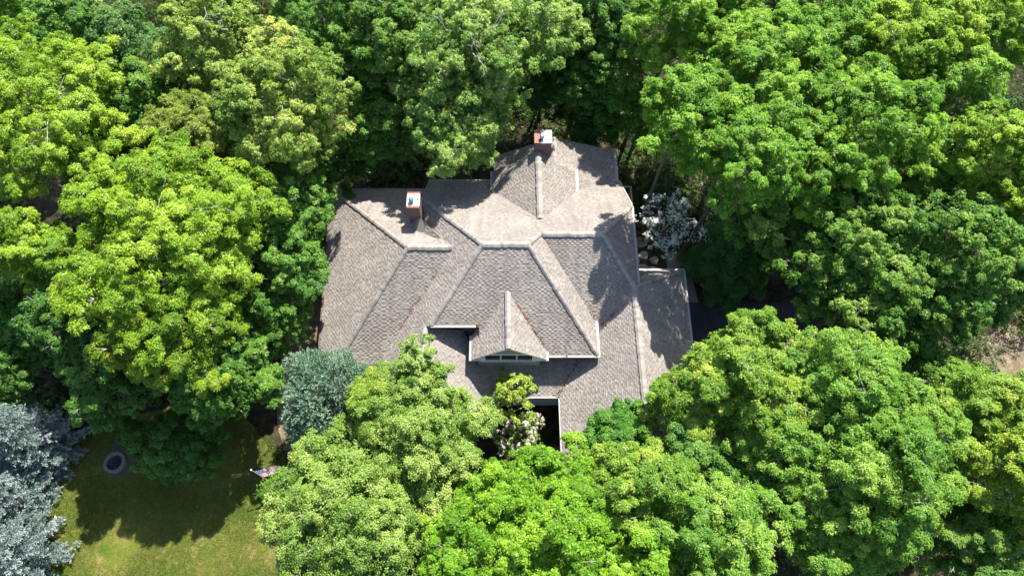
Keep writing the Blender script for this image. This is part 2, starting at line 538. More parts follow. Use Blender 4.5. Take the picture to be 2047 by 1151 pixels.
CAT = {'oak_tree': 'tree', 'maple_tree': 'tree', 'elm_tree': 'tree', 'hemlock_tree': 'tree', 'ornamental_tree': 'tree'}
GROUP = {'oak_tree': 'oak trees around the house', 'maple_tree': 'maple trees around the house',
         'elm_tree': 'fine-leaved elms southwest of the house'}
FORKS = {5: 1, 24: 2}

def make_tree(x, y, zc, R, b, species, pal, name, label, seed):
    rng = np.random.default_rng(1000 + seed)
    bx, by = outside(x, y + min(2.0, .38 * R))
    root = empty(name, (bx, by, 0))
    tag(root, label, 'tree', GROUP.get(name))
    C = np.array([x, y, zc])
    if species == 'hemlock':
        return hemlock(rng, root, C, R, b, pal)
    sp = SPEC[species]
    p, nrm, tint, lobes, sub = crown_points(rng, C, R, b, sp)
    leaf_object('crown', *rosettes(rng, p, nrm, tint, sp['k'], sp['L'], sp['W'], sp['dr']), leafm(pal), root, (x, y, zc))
    mb = MB()
    wood(rng, mb, (bx, by, -.1), C, R, b, lobes, .10 + .035 * R)
    twigs(rng, mb, lobes, sub.reshape(-1, 3), sp['ns'], .30)
    hi = sub.reshape(-1, 3)[rng.permutation(len(lobes) * sp['ns'])[:int(2.2 * R) if R > 2.9 else 0]]
    for h in hi:
        if h[2] > zc:
            o = unit(h - C)
            bare_fork(rng, mb, Vector(h), Vector(o) + Vector(rng.normal(0, .7, 3)), .42, .022, 1)
    if seed in FORKS:
        for _ in range(3 * FORKS[seed]):
            bare_fork(rng, mb, Vector(C) + Vector((rng.normal(0, 1), -R * .35 + rng.normal(0, .6), b * .75)),
                      (rng.normal(0, .7), rng.normal(0, .7) - .3, .8), .8, .045)
    mb.build('trunk', [M['bark'], M['bark_pale']], root, (bx, by, 0))
    return root

def hemlock(rng, root, C, R, b, pal):
    """layered boughs: flat fans drooping outwards"""
    x, y, zc = C
    H = zc + b
    pts, nr, tn = [], [], []
    mb = MB()
    bx, by = root.location.x, root.location.y
    mb.tube([(bx, by, -.1), (x, y, H * .5), (x, y, H)], [.25, .16, .03], 8)
    for lev in range(15):
        f = lev / 14
        z = 1.5 + (H - 1.8) * f
        rr = R * (1 - f) ** .8 + .35
        for k in range(9):
            a = k * 2 * np.pi / 9 + lev * .7 + rng.normal(0, .15)
            ln = rr * rng.uniform(.75, 1.1)
            d = np.array([np.cos(a), np.sin(a), 0])
            s = np.array([-d[1], d[0], 0])
            mb.tube([(x, y, z), tuple(np.array([x, y, z]) + d * ln * .9 + np.array([0, 0, -.22 * ln]))], [.05, .012], 4, cap=False)
            n = int(60 * ln)
            t = rng.uniform(.12, 1, n) ** .7
            w = rng.normal(0, 1, n) * .28 * ln * (1.15 - t)
            pp = np.array([x, y, z]) + d * (t * ln)[:, None] + s * w[:, None]
            pp[:, 2] += -.25 * ln * t ** 1.6 + rng.normal(0, .06, n)
            pts.append(pp)
            nr.append(unit(np.array([0, 0, 1]) + d * .35 + rng.normal(0, .25, (n, 3))))
            tn.append(.4 + .25 * t - .1 + rng.normal(0, .1, n))
    p, n_, t_ = np.concatenate(pts), np.concatenate(nr), np.concatenate(tn)
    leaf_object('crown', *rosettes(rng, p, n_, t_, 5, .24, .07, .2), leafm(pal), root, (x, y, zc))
    mb.build('trunk', M['bark'], root, (bx, by, 0))
    return root

# ------------------------------------------------------------------ the setting
def sheet(name, pts, z, mat, label=None):
    mb = MB()
    mb.poly([(x, y, z) for x, y in pts])
    o = mb.build(name, mat)
    return tag(o, label, None, None, 'structure')

def blob(cx, cy, rx, ry, n, seed, amp=.12):
    r = random.Random(seed)
    ph = [r.uniform(0, 6.28) for _ in range(3)]
    out = []
    for i in range(n):
        a = 2 * math.pi * i / n
        k = 1 + amp * (math.sin(2 * a + ph[0]) + .7 * math.sin(3 * a + ph[1]) + .5 * math.sin(7 * a + ph[2]))
        out.append((cx + rx * k * math.cos(a), cy + ry * k * math.sin(a)))
    return out

sheet('ground', [(-600, -500), (600, -500), (600, 700), (-600, 700)], 0, M['ground'], 'brown forest floor of soil and leaf litter')
sheet('lawn', blob(-24, 1.5, 11.5, 11.2, 64, 5, .06), .012, M['lawn'], 'olive lawn with worn patches')
sheet('driveway', [(12.6, 21.1), (21.5, 21.1), (24.5, 17.5), (33, 12), (60, 6), (60, -2), (30, 4), (22, 9), (12.6, 9.5)], .016, M['asphalt'], 'dark asphalt driveway')
sheet('path', [(12.2, 21.14), (14.3, 21.14), (14.0, 24.0), (12.9, 25.6), (12.2, 25.6)], .012, M['concrete'], 'concrete walk beside the garage')

sheet('bare_ground', blob(36.8, 16.7, 3.2, 2.6, 40, 21, .14), .008, M['soil'], 'pale dry patch of ground at the right edge')
sheet('path', blob(-15.6, 18.3, 1.6, 8.0, 50, 23, .06), .008, M['soil'], 'bare sandy strip along the west wall')

# ------------------------------------------------------------------ the house
house = tag(empty('house', (0, 20, 0)), 'large house with many hipped and gabled slopes of weathered taupe shingles', 'house')

def clip(poly, ax, lim, keep_above):
    """2D polygon against a line ax = lim"""
    out = []
    for i in range(len(poly)):
        p, q = poly[i], poly[(i + 1) % len(poly)]
        pi = (p[ax] >= lim) == keep_above or p[ax] == lim
        qi = (q[ax] >= lim) == keep_above or q[ax] == lim
        if pi:
            out.append(p)
        if pi != qi:
            t = (lim - p[ax]) / (q[ax] - p[ax])
            out.append((p[0] + (q[0] - p[0]) * t, p[1] + (q[1] - p[1]) * t))
    return out

ROW, TAB = .135, .17
def shingle_slope(mb, P, n, u, up, rng):
    """laminated shingles: overlapping courses of tabs of two thicknesses, each tab a wedge that is thick at its butt"""
    c0 = sum(P, Vector()) / len(P)
    poly = [((p - c0).dot(u), (p - c0).dot(up)) for p in P]
    v0, v1 = min(p[1] for p in poly), max(p[1] for p in poly)
    k = 0
    v = v0
    while v < v1 - 1e-4:
        band = clip(clip(poly, 1, v, True), 1, v + ROW, False)
        if len(band) >= 3:
            a0, a1 = min(p[0] for p in band), max(p[0] for p in band)
            x = a0 - rng.uniform(0, TAB)
            while x < a1:
                w = TAB * rng.uniform(.72, 1.28)
                cell = clip(clip(band, 0, x, True), 0, x + w, False)
                if len(cell) >= 3:
                    thick = .030 if (k * 7 + int(x / TAB)) % 2 == 0 or rng.random() < .12 else .009
                    mb.tint = min(1, max(0, .54 + rng.gauss(0, .11) + (.09 if thick > .02 else -.13)))
                    top = [(q, .003 + thick * (1 - (q[1] - v) / ROW)) for q in cell]
                    pts = [c0 + u * q[0] + up * q[1] + n * h for q, h in top]
                    mb.poly(pts, [(q[0] + c0.x, q[1] + c0.y) for q, h in top], 0)
                    for i in range(len(top)):
                        j = (i + 1) % len(top)
                        (q, h), (r, g) = top[i], top[j]
                        if abs(q[1] - v) < 1e-5 and abs(r[1] - v) < 1e-5 or abs(q[0] - r[0]) < 1e-5:
                            b0, b1 = c0 + u * q[0] + up * q[1] - n * .01, c0 + u * r[0] + up * r[1] - n * .01
                            mb.poly([b0, b1, pts[j], pts[i]], [(q[0] + c0.x, q[1] + c0.y)] * 4, 0)
                x += w
        v += ROW
        k += 1
    mb.tint = .5

def roof_part(name, polys, parent, mat, thick=.16):
    mb = MB()
    rng = random.Random(len(polys) * 31 + int(abs(polys[0][0][0] * 100)))
    key = lambda p: (round(p[0], 2), round(p[1], 2), round(p[2], 2))
    edges = {}
    for pl in polys:
        for i in range(len(pl)):
            e = frozenset((key(pl[i]), key(pl[(i + 1) % len(pl)])))
            edges[e] = edges.get(e, 0) + 1
    for pl in polys:
        P = [Vector(p) for p in pl]
        n = Vector((0, 0, 0))
        for i in range(len(P)):
            a, b = P[i], P[(i + 1) % len(P)]
            n += Vector(((a.y - b.y) * (a.z + b.z), (a.z - b.z) * (a.x + b.x), (a.x - b.x) * (a.y + b.y)))
        n.normalize()
        if n.z < 0:
            P.reverse(); n = -n
        up = (Vector((0, 0, 1)) - n * n.z).normalized()
        u = up.cross(n)
        shingle_slope(mb, P, n, u, up, rng)
        mb.poly([p - Vector((0, 0, .03)) for p in P], [(p.dot(u), p.dot(up)) for p in P], 0)
        Q = [p - Vector((0, 0, thick)) for p in P]
        mb.poly(Q[::-1], None, 1)
        for i in range(len(P)):
            j = (i + 1) % len(P)
            if edges[frozenset((key(P[i]), key(P[j])))] == 1:
                mb.wallq([Q[i], Q[j], P[j], P[i]], 1)
    return mb.build(name, [mat, M['white']], parent, (0, 20, 0))

# ridge ends and corners (metres)
AR1, AR2 = (-6.84, 21.35, 8.52), (-3.83, 21.35, 8.52)
ANW, ASW = (-14.0, 29.35, 3.2), (-13.2, 12.76, 3.2)
VB = (-10.47, 12.76, 3.2)
BW0, BE0 = (-1.85, 20.72, 10.1), (.99, 20.72, 10.1)
BNW, BNV = (-6.5, 26.47, 6.38), (-6.5, 24.56, 6.38)
BSW = (-5.16, 16.28, 7.45)
BSE, BEN = (5.51, 14.61, 6.45), (5.47, 17.02, 6.48)
G0, G1 = (1.83, 21.86, 9.38), (5.89, 21.86, 9.36)
GNE, GSE = (8.36, 25.42, 7.06), (8.36, 19.30, 7.06)
NE = (8.02, 29.11, 4.66)
F1 = (7.99, 18.87, 7.58)
C1, C2 = (-5.62, 16.33, 7.08), (-5.62, 11.3, 7.08)
polys = [
    [ANW, ASW, AR1],
    [ASW, VB, AR2, AR1],
    [ANW, AR1, AR2, BNV, (-6.38, 24.56, 6.38), (-6.38, 29.35, 3.2)],
    [BW0, BNW, BNV, AR2, VB, (-10.47, 11.3, 3.2), C2, C1, BSW],
    [BW0, BSW, (-2.1, 16.28, 7.45), (-2.1, 14.61, 6.45), BSE, BE0],
    [BE0, BSE, BEN, G0],
    [BW0, BE0, G0, G1, GNE, NE, (-6.3, 29.11, 4.66), BNW],
    [G1, GSE, GNE],
    [G0, BEN, (5.47, 15.95, 5.84), F1, G1],
    [G1, F1, GSE],
]
roof_part('roof', polys, house, M['shingle'])
# lower wings, their own roof meshes
roof_part('roof', [[C1, C2, (-.75, 11.3, 4.25), (-.75, 12.52, 4.25), (-2.62, 15.2, 5.33), (-3.2, 16.6, 5.64)],
                   [(-.75, 12.52, 4.25), (3.15, 12.52, 4.25), (4.55, 15.2, 5.33), (-2.62, 15.2, 5.33)]], house, M['shingle'])
roof_part('roof', [[F1, (8.2, 21.7, 4.4), (12.2, 21.7, 4.4)],
                   [F1, (12.2, 21.7, 4.4), (12.1, 6.5, 4.4), (8.15, 6.5, 7.58)],
                   [F1, (5.47, 15.95, 5.84), (4.55, 15.2, 5.33), (3.15, 12.52, 4.25), (3.22, 6.5, 4.25), (8.15, 6.5, 7.58)]], house, M['shingle'])
roof_part('roof', [[(1.86, 29.3, 8.25), (-1.45, 29.3, 5.6), (-1.45, 27.65, 5.6), (1.9, 23.57, 8.25)],
                   [(1.86, 29.3, 8.25), (4.7, 29.3, 5.75), (4.7, 27.4, 5.75), (1.9, 23.57, 8.25)]], house, M['shingle'])
roof_part('roof', [[(3.14, 32, 6.15), (7.85, 32, 4.55), (7.85, 29.0, 4.55), (3.14, 26.9, 6.15)],
                   [(3.14, 32, 6.15), (-1.4, 32, 3.8), (-1.4, 28.6, 3.8), (3.14, 26.9, 6.15)]], house, M['shingle'])

def ridge(a, b, w=.36, name='ridge_cap', parent=None, fall=.5):
    """a roll of cap shingles folded over a ridge or hip"""
    a, b = Vector(a), Vector(b)
    d = (b - a).normalized()
    side = d.cross(Vector((0, 0, 1))).normalized()
    up = side.cross(d).normalized()
    if up.z < 0: up = -up
    mb = MB()
    ln = (b - a).length
    rg = random.Random(int(ln * 1000) + int(abs(a.x) * 77))
    m = max(2, int(ln / .21))
    for k in range(m):
        t0, t1 = ln * k / m, min(ln, ln * (k + 1) / m + .05)
        ww = w * rg.uniform(.92, 1.06)
        j0, lift = rg.uniform(-.012, .012), rg.uniform(.012, .03)
        mb.tint = min(1, max(0, rg.gauss(.92, .22)))
        def prof(l):
            return [(-ww / 2 + j0, -.10), (-ww / 2 + j0, .085 - fall * w / 2 + l), (-ww * .16 + j0, .105 - fall * w * .08 + l),
                    (ww * .16 + j0, .105 - fall * w * .08 + l), (ww / 2 + j0, .085 - fall * w / 2 + l), (ww / 2 + j0, -.10)]
        A_, B_ = prof(lift), prof(0)
        pa = [a + d * t0 + side * s_ + up * h for s_, h in A_]
        pb = [a + d * t1 + side * s_ + up * h for s_, h in B_]
        for i in range(5):
            mb.poly([pa[i], pb[i], pb[i + 1], pa[i + 1]], [(t0, A_[i][0]), (t1, B_[i][0]), (t1, B_[i + 1][0]), (t0, A_[i + 1][0])])
        mb.poly(pa[::-1]); mb.poly(pb)
    return mb.build(name, M['shingle'], parent or house, tuple(a))

ridge(AR1, (-3.95, 21.35, 8.52), .40)
ridge(BW0, BE0, .42); ridge(G0, G1, .40)
for a, b in ((AR1, ANW), (AR1, ASW), (BW0, BNW), (BW0, BSW), (BE0, BSE), (BE0, G0), (G1, F1), (G1, GNE)):
    ridge(a, b, .30, fall=.42)
ridge(F1, (8.15, 6.5, 7.58), .40); ridge(F1, (12.2, 21.7, 4.4), .26)
ridge((1.86, 29.0, 8.25), (1.9, 23.7, 8.25), .42)
ridge((3.14, 32, 6.15), (3.14, 29.4, 6.15), .40)
ridge(C1, C2, .34)

def gutter(a, b, w=.15, h=.14, mat='gutter', parent=None, name='gutter'):
    mb = MB()
    mb.bar(a, b, w, h)
    return mb.build(name, M[mat], parent or house, tuple(a))
gutter((-14.05, 29.4, 3.1), (-13.27, 12.7, 3.1), .14, .13, 'gutter_dark')
gutter((-14.0, 29.43, 3.1), (-6.5, 29.43, 3.1), .12, .12, 'gutter_dark')
gutter((-6.3, 29.2, 4.58), (-1.5, 29.2, 4.58), .13, .12)
gutter((4.75, 29.2, 4.6), (8.1, 29.2, 4.6), .16, .12)
gutter((8.11, 29.1, 4.62), (8.44, 25.5, 6.98), .12, .14)
gutter((8.44, 25.42, 7.0), (8.44, 19.3, 7.0), .15, .14)
gutter((7.95, 32.1, 4.5), (7.95, 29.3, 4.5), .26, .13)
gutter((4.78, 29.35, 5.7), (4.78, 27.35, 5.7), .22, .14)
gutter((-1.53, 29.35, 5.55), (-1.53, 27.6, 5.55), .15, .14)
gutter((8.3, 21.78, 4.33), (12.3, 21.78, 4.33), .14, .14)
gutter((12.28, 21.7, 4.33), (12.18, 6.5, 4.33), .14, .14)
gutter((3.10, 12.5, 4.2), (3.17, 6.5, 4.2), .11, .12)
gutter((-.7, 12.46, 4.2), (3.12, 12.46, 4.2), .10, .12)
gutter((2.3, 14.53, 6.4), (5.66, 14.53, 6.4), .13, .13)
gutter((5.60, 14.6, 6.4), (5.56, 17.0, 6.42), .17, .15)
gutter((-5.2, 16.21, 7.4), (-2.3, 16.21, 7.4), .15, .13)

# walls under the eaves, one part per wing
def walls(boxes, gables=()):
    mb = MB()
    for b in boxes:
        mb.box(*b, top=True, bottom=False)
    for g in gables:
        mb.wallq(g)
    return mb.build('wall', M['siding'], house, (0, 20, 0))
walls([(-13.0, -6.1, 13.4, 28.9, 0, 3.0)])
walls([(-6.1, 7.75, 15.3, 28.7, 0, 4.45)])
walls([(-4.9, -2.2, 16.75, 25.8, 4.46, 6.2), (-2.2, 5.15, 15.15, 25.8, 4.465, 6.2)])
walls([(5.3, 7.95, 19.4, 25.2, 4.465, 6.75)])
walls([(-9.9, -1.2, 11.75, 15.2, 0, 3.05)], [[(-9.9, 11.7, 3.05), (-1.2, 11.7, 3.05), (-1.2, 11.7, 4.3), (-5.6, 11.7, 6.9)]])
walls([(-1.15, 3.55, 13.1, 15.1, 0, 4.2)])
walls([(3.7, 11.7, 7.0, 21.25, 0, 4.1)], [[(3.7, 6.95, 4.1), (11.7, 6.95, 4.1), (11.7, 6.95, 4.5), (8.15, 6.95, 7.4), (3.7, 6.95, 4.4)]])
walls([(-1.0, 4.4, 26.8, 28.95, 0, 5.4)], [[(4.4, 29.0, 5.4), (-1.0, 29.0, 5.4), (-1.0, 29.0, 5.75), (1.87, 29.0, 8.05), (4.4, 29.0, 5.85)]])
walls([(-1.0, 7.4, 28.96, 31.6, 0, 3.6)], [[(7.4, 31.65, 3.6), (-1.0, 31.65, 3.6), (-1.0, 31.65, 3.8), (3.14, 31.65, 5.98), (7.4, 31.65, 4.5)]])
mb = MB(); mb.wallq([(-6.33, 29.0, 3.2), (-6.33, 24.6, 6.2), (-6.33, 26.4, 6.25), (-6.33, 29.0, 4.55)]); mb.build('wall', M['siding'], house, (0, 20, 0))

# dormer over the entrance
dorm = roof_part('dormer', [[(-.27, 18.21, 8.6), (-.21, 14.27, 8.6), (-2.6, 14.27, 6.58), (-2.6, 15.9, 6.58)],
                            [(-.27, 18.21, 8.6), (-.21, 14.27, 8.6), (2.2, 14.27, 6.58), (2.2, 14.9, 6.58)]], house, M['shingle'], .12)
ridge((-.27, 18.1, 8.6), (-.21, 14.27, 8.6), .36, 'ridge_cap', dorm)
gutter((-2.66, 15.9, 6.52), (-2.66, 14.2, 6.52), .17, .14, 'gutter', dorm)
gutter((2.26, 15.0, 6.52), (2.26, 14.2, 6.52), .17, .14, 'gutter', dorm)
mb = MB()
mb.wallq([(-2.2, 14.42, 5.0), (1.8, 14.42, 5.0), (1.8, 14.42, 6.83), (-.21, 14.42, 8.45), (-2.2, 14.42, 6.83)])
mb.box(-2.2, 1.8, 14.43, 16, 5.0, 6.45, top=False, bottom=False)
mb.build('wall', M['siding'], dorm, (0, 14.6, 6))
for sx in (-1, 1):
    mb = MB()
    x0, x1 = -.21 + sx * 2.42, -.21 + sx * 1.5
    mb.poly([(x0, 14.26, 6.46), (x1, 14.26, 6.46), (x1, 14.44, 6.70), (x0, 14.44, 6.50)][::sx])
    mb.poly([(x0, 14.26, 6.36), (x1, 14.26, 6.36), (x1, 14.26, 6.46), (x0, 14.26, 6.46)][::sx])
    mb.build('eave_return', M['white'], dorm, (0, 14.5, 6.4))
mb = MB()
mb.bar((-1.78, 14.38, 7.22), (1.36, 14.38, 7.22), .08, .08)
mb.bar((-1.98, 14.36, 6.12), (1.56, 14.36, 6.12), .14, .08)
for x in (-1.76, -.72, .30, 1.34):
    mb.bar((x, 14.38, 6.15), (x, 14.38, 7.18), .09, .09)
wf = mb.build('window', M['white'], dorm, (0, 14.6, 6.5))
mb = MB()
for x in (-1.70, -.66, .36):
    mb.wallq([(x, 14.40, 6.17), (x + .92, 14.40, 6.17), (x + .92, 14.40, 7.17), (x, 14.40, 7.17)])
mb.build('pane', M['glass'], dorm, (0, 14.6, 6.5))

# chimneys
def chimney(x0, x1, y0, y1, zb, zt, mat, flues):
    mb = MB()
    mb.box(x0 + .04, x1 - .04, y0 + .04, y1 - .04, zb, zt - .07, bottom=False)
    ch = mb.build('chimney', M['brick'], house, ((x0 + x1) / 2, (y0 + y1) / 2, zb))
    mb = MB(); mb.box(x0, x1, y0, y1, zt - .07, zt)
    mb.build('cap', mat, ch, ((x0 + x1) / 2, (y0 + y1) / 2, zt))
    for fx, fy, r, h in flues:
        mb = MB()
        mb.tube([(fx, fy, zt), (fx, fy, zt + h * .7), (fx, fy, zt + h * .7 + .01), (fx, fy, zt + h)], [r, r, r * 1.5, r * .5], 12)
        mb.build('flue', M['steel'], ch, (fx, fy, zt))
    return ch
chimney(-7.05, -6.18, 24.06, 25.3, 4.9, 9.03, rust_cap_mat('chimney_cap_rust', 1, [(0.0, .13), (1.0, .14)]), [(-6.72, 24.55, .13, .34), (-6.30, 24.75, .04, .12)])
chimney(1.56, 2.80, 29.25, 30.35, 3.0, 9.15, rust_cap_mat('chimney_cap_rust_side', 0, [(.16, .22)]), [(2.10, 29.62, .13, .34), (2.45, 29.6, .04, .12)])
# saddle behind the left chimney
roof_part('chimney_saddle', [[(-6.35, 24.04, 7.8), (-7.15, 24.04, 6.74), (-6.95, 23.5, 7.09), (-4.75, 22.35, 7.86)],
                             [(-6.35, 24.04, 7.8), (-4.75, 22.35, 7.86), (-6.05, 24.3, 6.62)]], house, M['shingle'], .04)

# dry leaves caught in the valleys and gutters
def litter(lines):  # valley drifts
    rng = np.random.default_rng(77)
    P = []
    for a, b, n, w in lines:
        n = int(n * .6)
        t = rng.uniform(0, 1, n)
        # clustered along the valley
        t = np.where(rng.random(n) < .6, np.clip(np.round(t * 4) / 4 + rng.normal(0, .05, n), 0, 1), t)
        p = np.array(a)[None] * (1 - t[:, None]) + np.array(b)[None] * t[:, None] + rng.normal(0, w, (n, 3)) * np.array([1, 1, .1])
        p[:, 2] += .05
        P.append(p)
    p = np.concatenate(P)
    n = len(p)
    nrm = unit(np.array([0, 0, 1]) + rng.normal(0, .35, (n, 3)))
    ax = unit(np.cross(nrm, rng.normal(size=(n, 3))))
    sd = np.cross(nrm, ax)
    o = leaf_object('leaf_litter', p, ax, sd, rng.uniform(.06, .13, n), rng.uniform(.04, .08, n), rng.random(n), M['litter'], None, (0, 20, 6))
    tag(o, 'rust-brown dry leaves caught in the roof valleys and gutters', 'dry leaves', None, 'stuff')
litter([((5.55, 16.3, 6.12), (6.9, 17.6, 6.86), 150, .06), ((-.1, 18.0, 8.47), (2.05, 15.2, 6.85), 200, .05),
        ((-4.9, 20.0, 7.7), (-7.4, 16.8, 5.7), 150, .05), ((3.05, 12.6, 4.35), (4.4, 14.8, 5.2), 120, .07),
        ((5.45, 17.05, 6.5), (5.1, 17.5, 6.8), 60, .07), ((-2.1, 16.25, 7.45), (-2.25, 16.35, 7.5), 40, .05),
        ((3.4, 14.55, 6.5), (3.6, 14.55, 6.5), 16, .03), ((-13.9, 27.2, 3.25), (-13.4, 17, 3.25), 160, .06),
        ((1.95, 23.7, 8.2), (4.75, 27.2, 5.75), 70, .04), ((-12, 29.2, 3.35), (-8, 29.2, 3.35), 70, .08),
        ((-9.2, 26.6, 5.07), (-8.2, 26.0, 5.45), 40, .12), ((-6.0, 23.1, 7.32), (-5.5, 22.9, 7.5), 24, .06), ((-12.5, 26.5, 4.15), (-7.2, 21.4, 8.3), 40, .02), ((-4, 28.5, 5.05), (3.0, 22.5, 8.95), 60, .02), ((-4.3, 22.5, 7.8), (-3.9, 21.6, 8.35), 20, .05)])

# ------------------------------------------------------------------ small things around the house
# fire pit
fp = tag(empty('fire_pit', (-27.43, 9.02, 0)), 'round stone fire pit ring with dark ash on the shaded lawn', 'fire pit')
mb = MB()
for i in range(16):
    a0, a1 = 2 * math.pi * i / 16 + .018, 2 * math.pi * (i + 1) / 16 - .018
    r0, r1, h = .53, .74, .27 + .02 * math.sin(i * 5.1)
    c = [(math.cos(a), math.sin(a)) for a in (a0, a1)]
    q = [(-27.43 + k * x, 9.02 + k * y) for k in (r0, r1) for x, y in c]
    A, B, Cc, D = q[0], q[1], q[3], q[2]
    lo = [(*p, .0) for p in (A, B, Cc, D)]; hi = [(*p, h) for p in (A, B, Cc, D)]
    mb.poly(hi[::-1])
    for j in range(4):
        mb.poly([lo[j], lo[(j + 1) % 4], hi[(j + 1) % 4], hi[j]])
mb.build('stone_ring', M['firestone'], fp, (-27.43, 9.02, 0))
mb = MB()
mb.poly([(-27.43 + .56 * math.cos(a), 9.02 + .56 * math.sin(a), .05) for a in np.linspace(0, 2 * math.pi, 24, endpoint=False)])
rr = random.Random(3)
for i in range(5):
    a = rr.uniform(0, 6.28); x, y = -27.43 + rr.uniform(-.2, .2), 9.02 + rr.uniform(-.2, .2)
    mb.tube([(x - .25 * math.cos(a), y - .25 * math.sin(a), .09), (x + .25 * math.cos(a), y + .25 * math.sin(a), .13)], [.05, .04], 6)
mb.build('ash_bed', M['ash'], fp, (-27.43, 9.02, 0))
sheet('gravel_bed', blob(-27.25, 9.25, 1.35, 1.3, 40, 9, .07), .018, M['gravel'], 'grey gravel circle round the fire pit')

# flag on a slim pole
FT, FB = Vector((-16.75, 7.95, 3.2)), Vector((-14.5, 6.6, .0))
fl = tag(empty('flag', FB), 'striped red, white and blue flag on a slim leaning pole at the lawn edge', 'flag')
mb = MB(); mb.tube([FB, FT], [.03, .022], 8)
pole = mb.build('pole', M['alu'], fl, FB)
mb = MB(); fdn = (FT - FB).normalized(); mb.tube([FT, FT + fdn * .06, FT + fdn * .12], [.03, .065, .03], 10)
mb.build('finial', M['flagwhite'], pole, FT)
mb = MB()
nx, ny, FW, FH = 26, 13, 1.5, .85
fd = Vector((.86, .34, -.40)).normalized()
hd = (FB - FT).normalized()
fnrm = fd.cross(hd).normalized()
if fnrm.z < 0: fnrm = -fnrm
def fpnt(i, j):
    u, v = i / nx, j / ny
    p = FT + hd * .1 + fnrm * .02 + fd * (FW * u) + hd * (FH * v)
    p += fnrm * (.09 * math.sin(7.5 * u + 1.3 * v) * u ** .6)
    return p
for j in range(ny):
    for i in range(nx):
        canton = i < 10 and j < 7
        mi = 2 if canton else (0 if j % 2 == 0 else 1)
        mb.poly([fpnt(i, j), fpnt(i + 1, j), fpnt(i + 1, j + 1), fpnt(i, j + 1)], None, mi)
for a in range(5):
    for b in range(4):
        u, v = (a + .5) / 5 * 10 / nx, (b + .5) / 4 * 7 / ny
        c = fpnt(u * nx, v * ny) + fnrm * .012
        pts = []
        for k in range(10):
            r_ = .045 if k % 2 == 0 else .019
            an = math.pi * k / 5
            pts.append(c + fd * (r_ * math.sin(an)) - hd * (r_ * math.cos(an)))
        mb.poly(pts, None, 1)
mb.build('flag_cloth', [M['red'], M['flagwhite'], M['navy']], fl, FT)

# small timber deck at the northeast corner
dk = tag(empty('wooden_deck', (8.9, 29.1, 0)), 'small brown timber deck with railing at the northeast corner of the house', 'deck')
mb = MB(); mb.box(7.8, 9.35, 27.6, 29.85, 1.72, 1.8); mb.build('deck_floor', M['wood'], dk, (8.6, 28.7, 1.8))
for x, y in ((9.3, 29.8), (9.3, 28.7), (9.3, 27.65), (8.5, 29.8)):
    mb = MB(); mb.box(x - .05, x + .05, y - .05, y + .05, 0, 2.8); mb.build('post', M['wood'], dk, (x, y, 0))
mb = MB()
mb.bar((9.3, 27.6, 2.84), (9.3, 29.85, 2.84), .14, .05); mb.bar((8.1, 29.8, 2.835), (9.2, 29.8, 2.835), .14, .05)
for k in range(14):
    y = 27.75 + k * .15
    mb.bar((9.3, y, 1.8), (9.3, y, 2.8), .035, .035)
mb.build('railing', M['wood'], dk, (9.3, 28.7, 2.8))

# flat stones along the east wall and rocks edging the drive bed
def rock(name, x, y, rx, ry, h, seed, label, group, cat, mat='stone'):
    r = random.Random(seed); n = 9
    mb = MB()
    a0 = r.uniform(0, 6.28)
    ks = [r.uniform(.8, 1.15) for _ in range(n)]
    ring = lambda f, z: [(x + rx * f * k * math.cos(a0 + 2 * math.pi * i / n), y + ry * f * k * math.sin(a0 + 2 * math.pi * i / n), z + r.uniform(-.01, .01)) for i, k in enumerate(ks)]
    r0, r1, r2 = ring(1, -.02), ring(1.0, h * .7), ring(.82, h)
    for A, B in ((r0, r1), (r1, r2)):
        for i in range(n):
            j = (i + 1) % n
            mb.poly([A[i], A[j], B[j], B[i]])
    mb.poly(r2)
    o = mb.build(name, M[mat], None, (x, y, 0))
    return tag(o, label, cat, group)
stones = [(9.5, 28.3, .5, .6), (10.2, 27.6, .55, .5), (9.45, 27.0, .45, .5), (10.35, 26.4, .5, .55), (9.6, 25.8, .55, .45),
          (10.4, 25.2, .45, .4), (9.6, 24.7, .5, .45), (10.3, 24.1, .5, .45), (11.1, 23.9, .45, .35), (9.6, 23.6, .45, .4), (10.9, 28.4, .45, .4), (11.2, 24.8, .35, .35)]
for i, (x, y, a, b) in enumerate(stones):
    rock('paving_stone', x, y, a, b, .07, 40 + i, 'flat tan flagstone laid between the east eave and the white dogwood', 'flagstones along the east wall', 'stone')
for i, (x, y, a) in enumerate([(18.9, 22.2, .3), (19.6, 23.0, .35), (20.1, 24.2, .32), (20.3, 25.3, .4), (14.9, 22.6, .3), (15.4, 24.3, .33)]):
    rock('rock', x, y, a, a * .8, .28, 70 + i, 'rounded pale rock edging the shaded bed north of the driveway', 'rocks edging the bed by the driveway', 'rock')

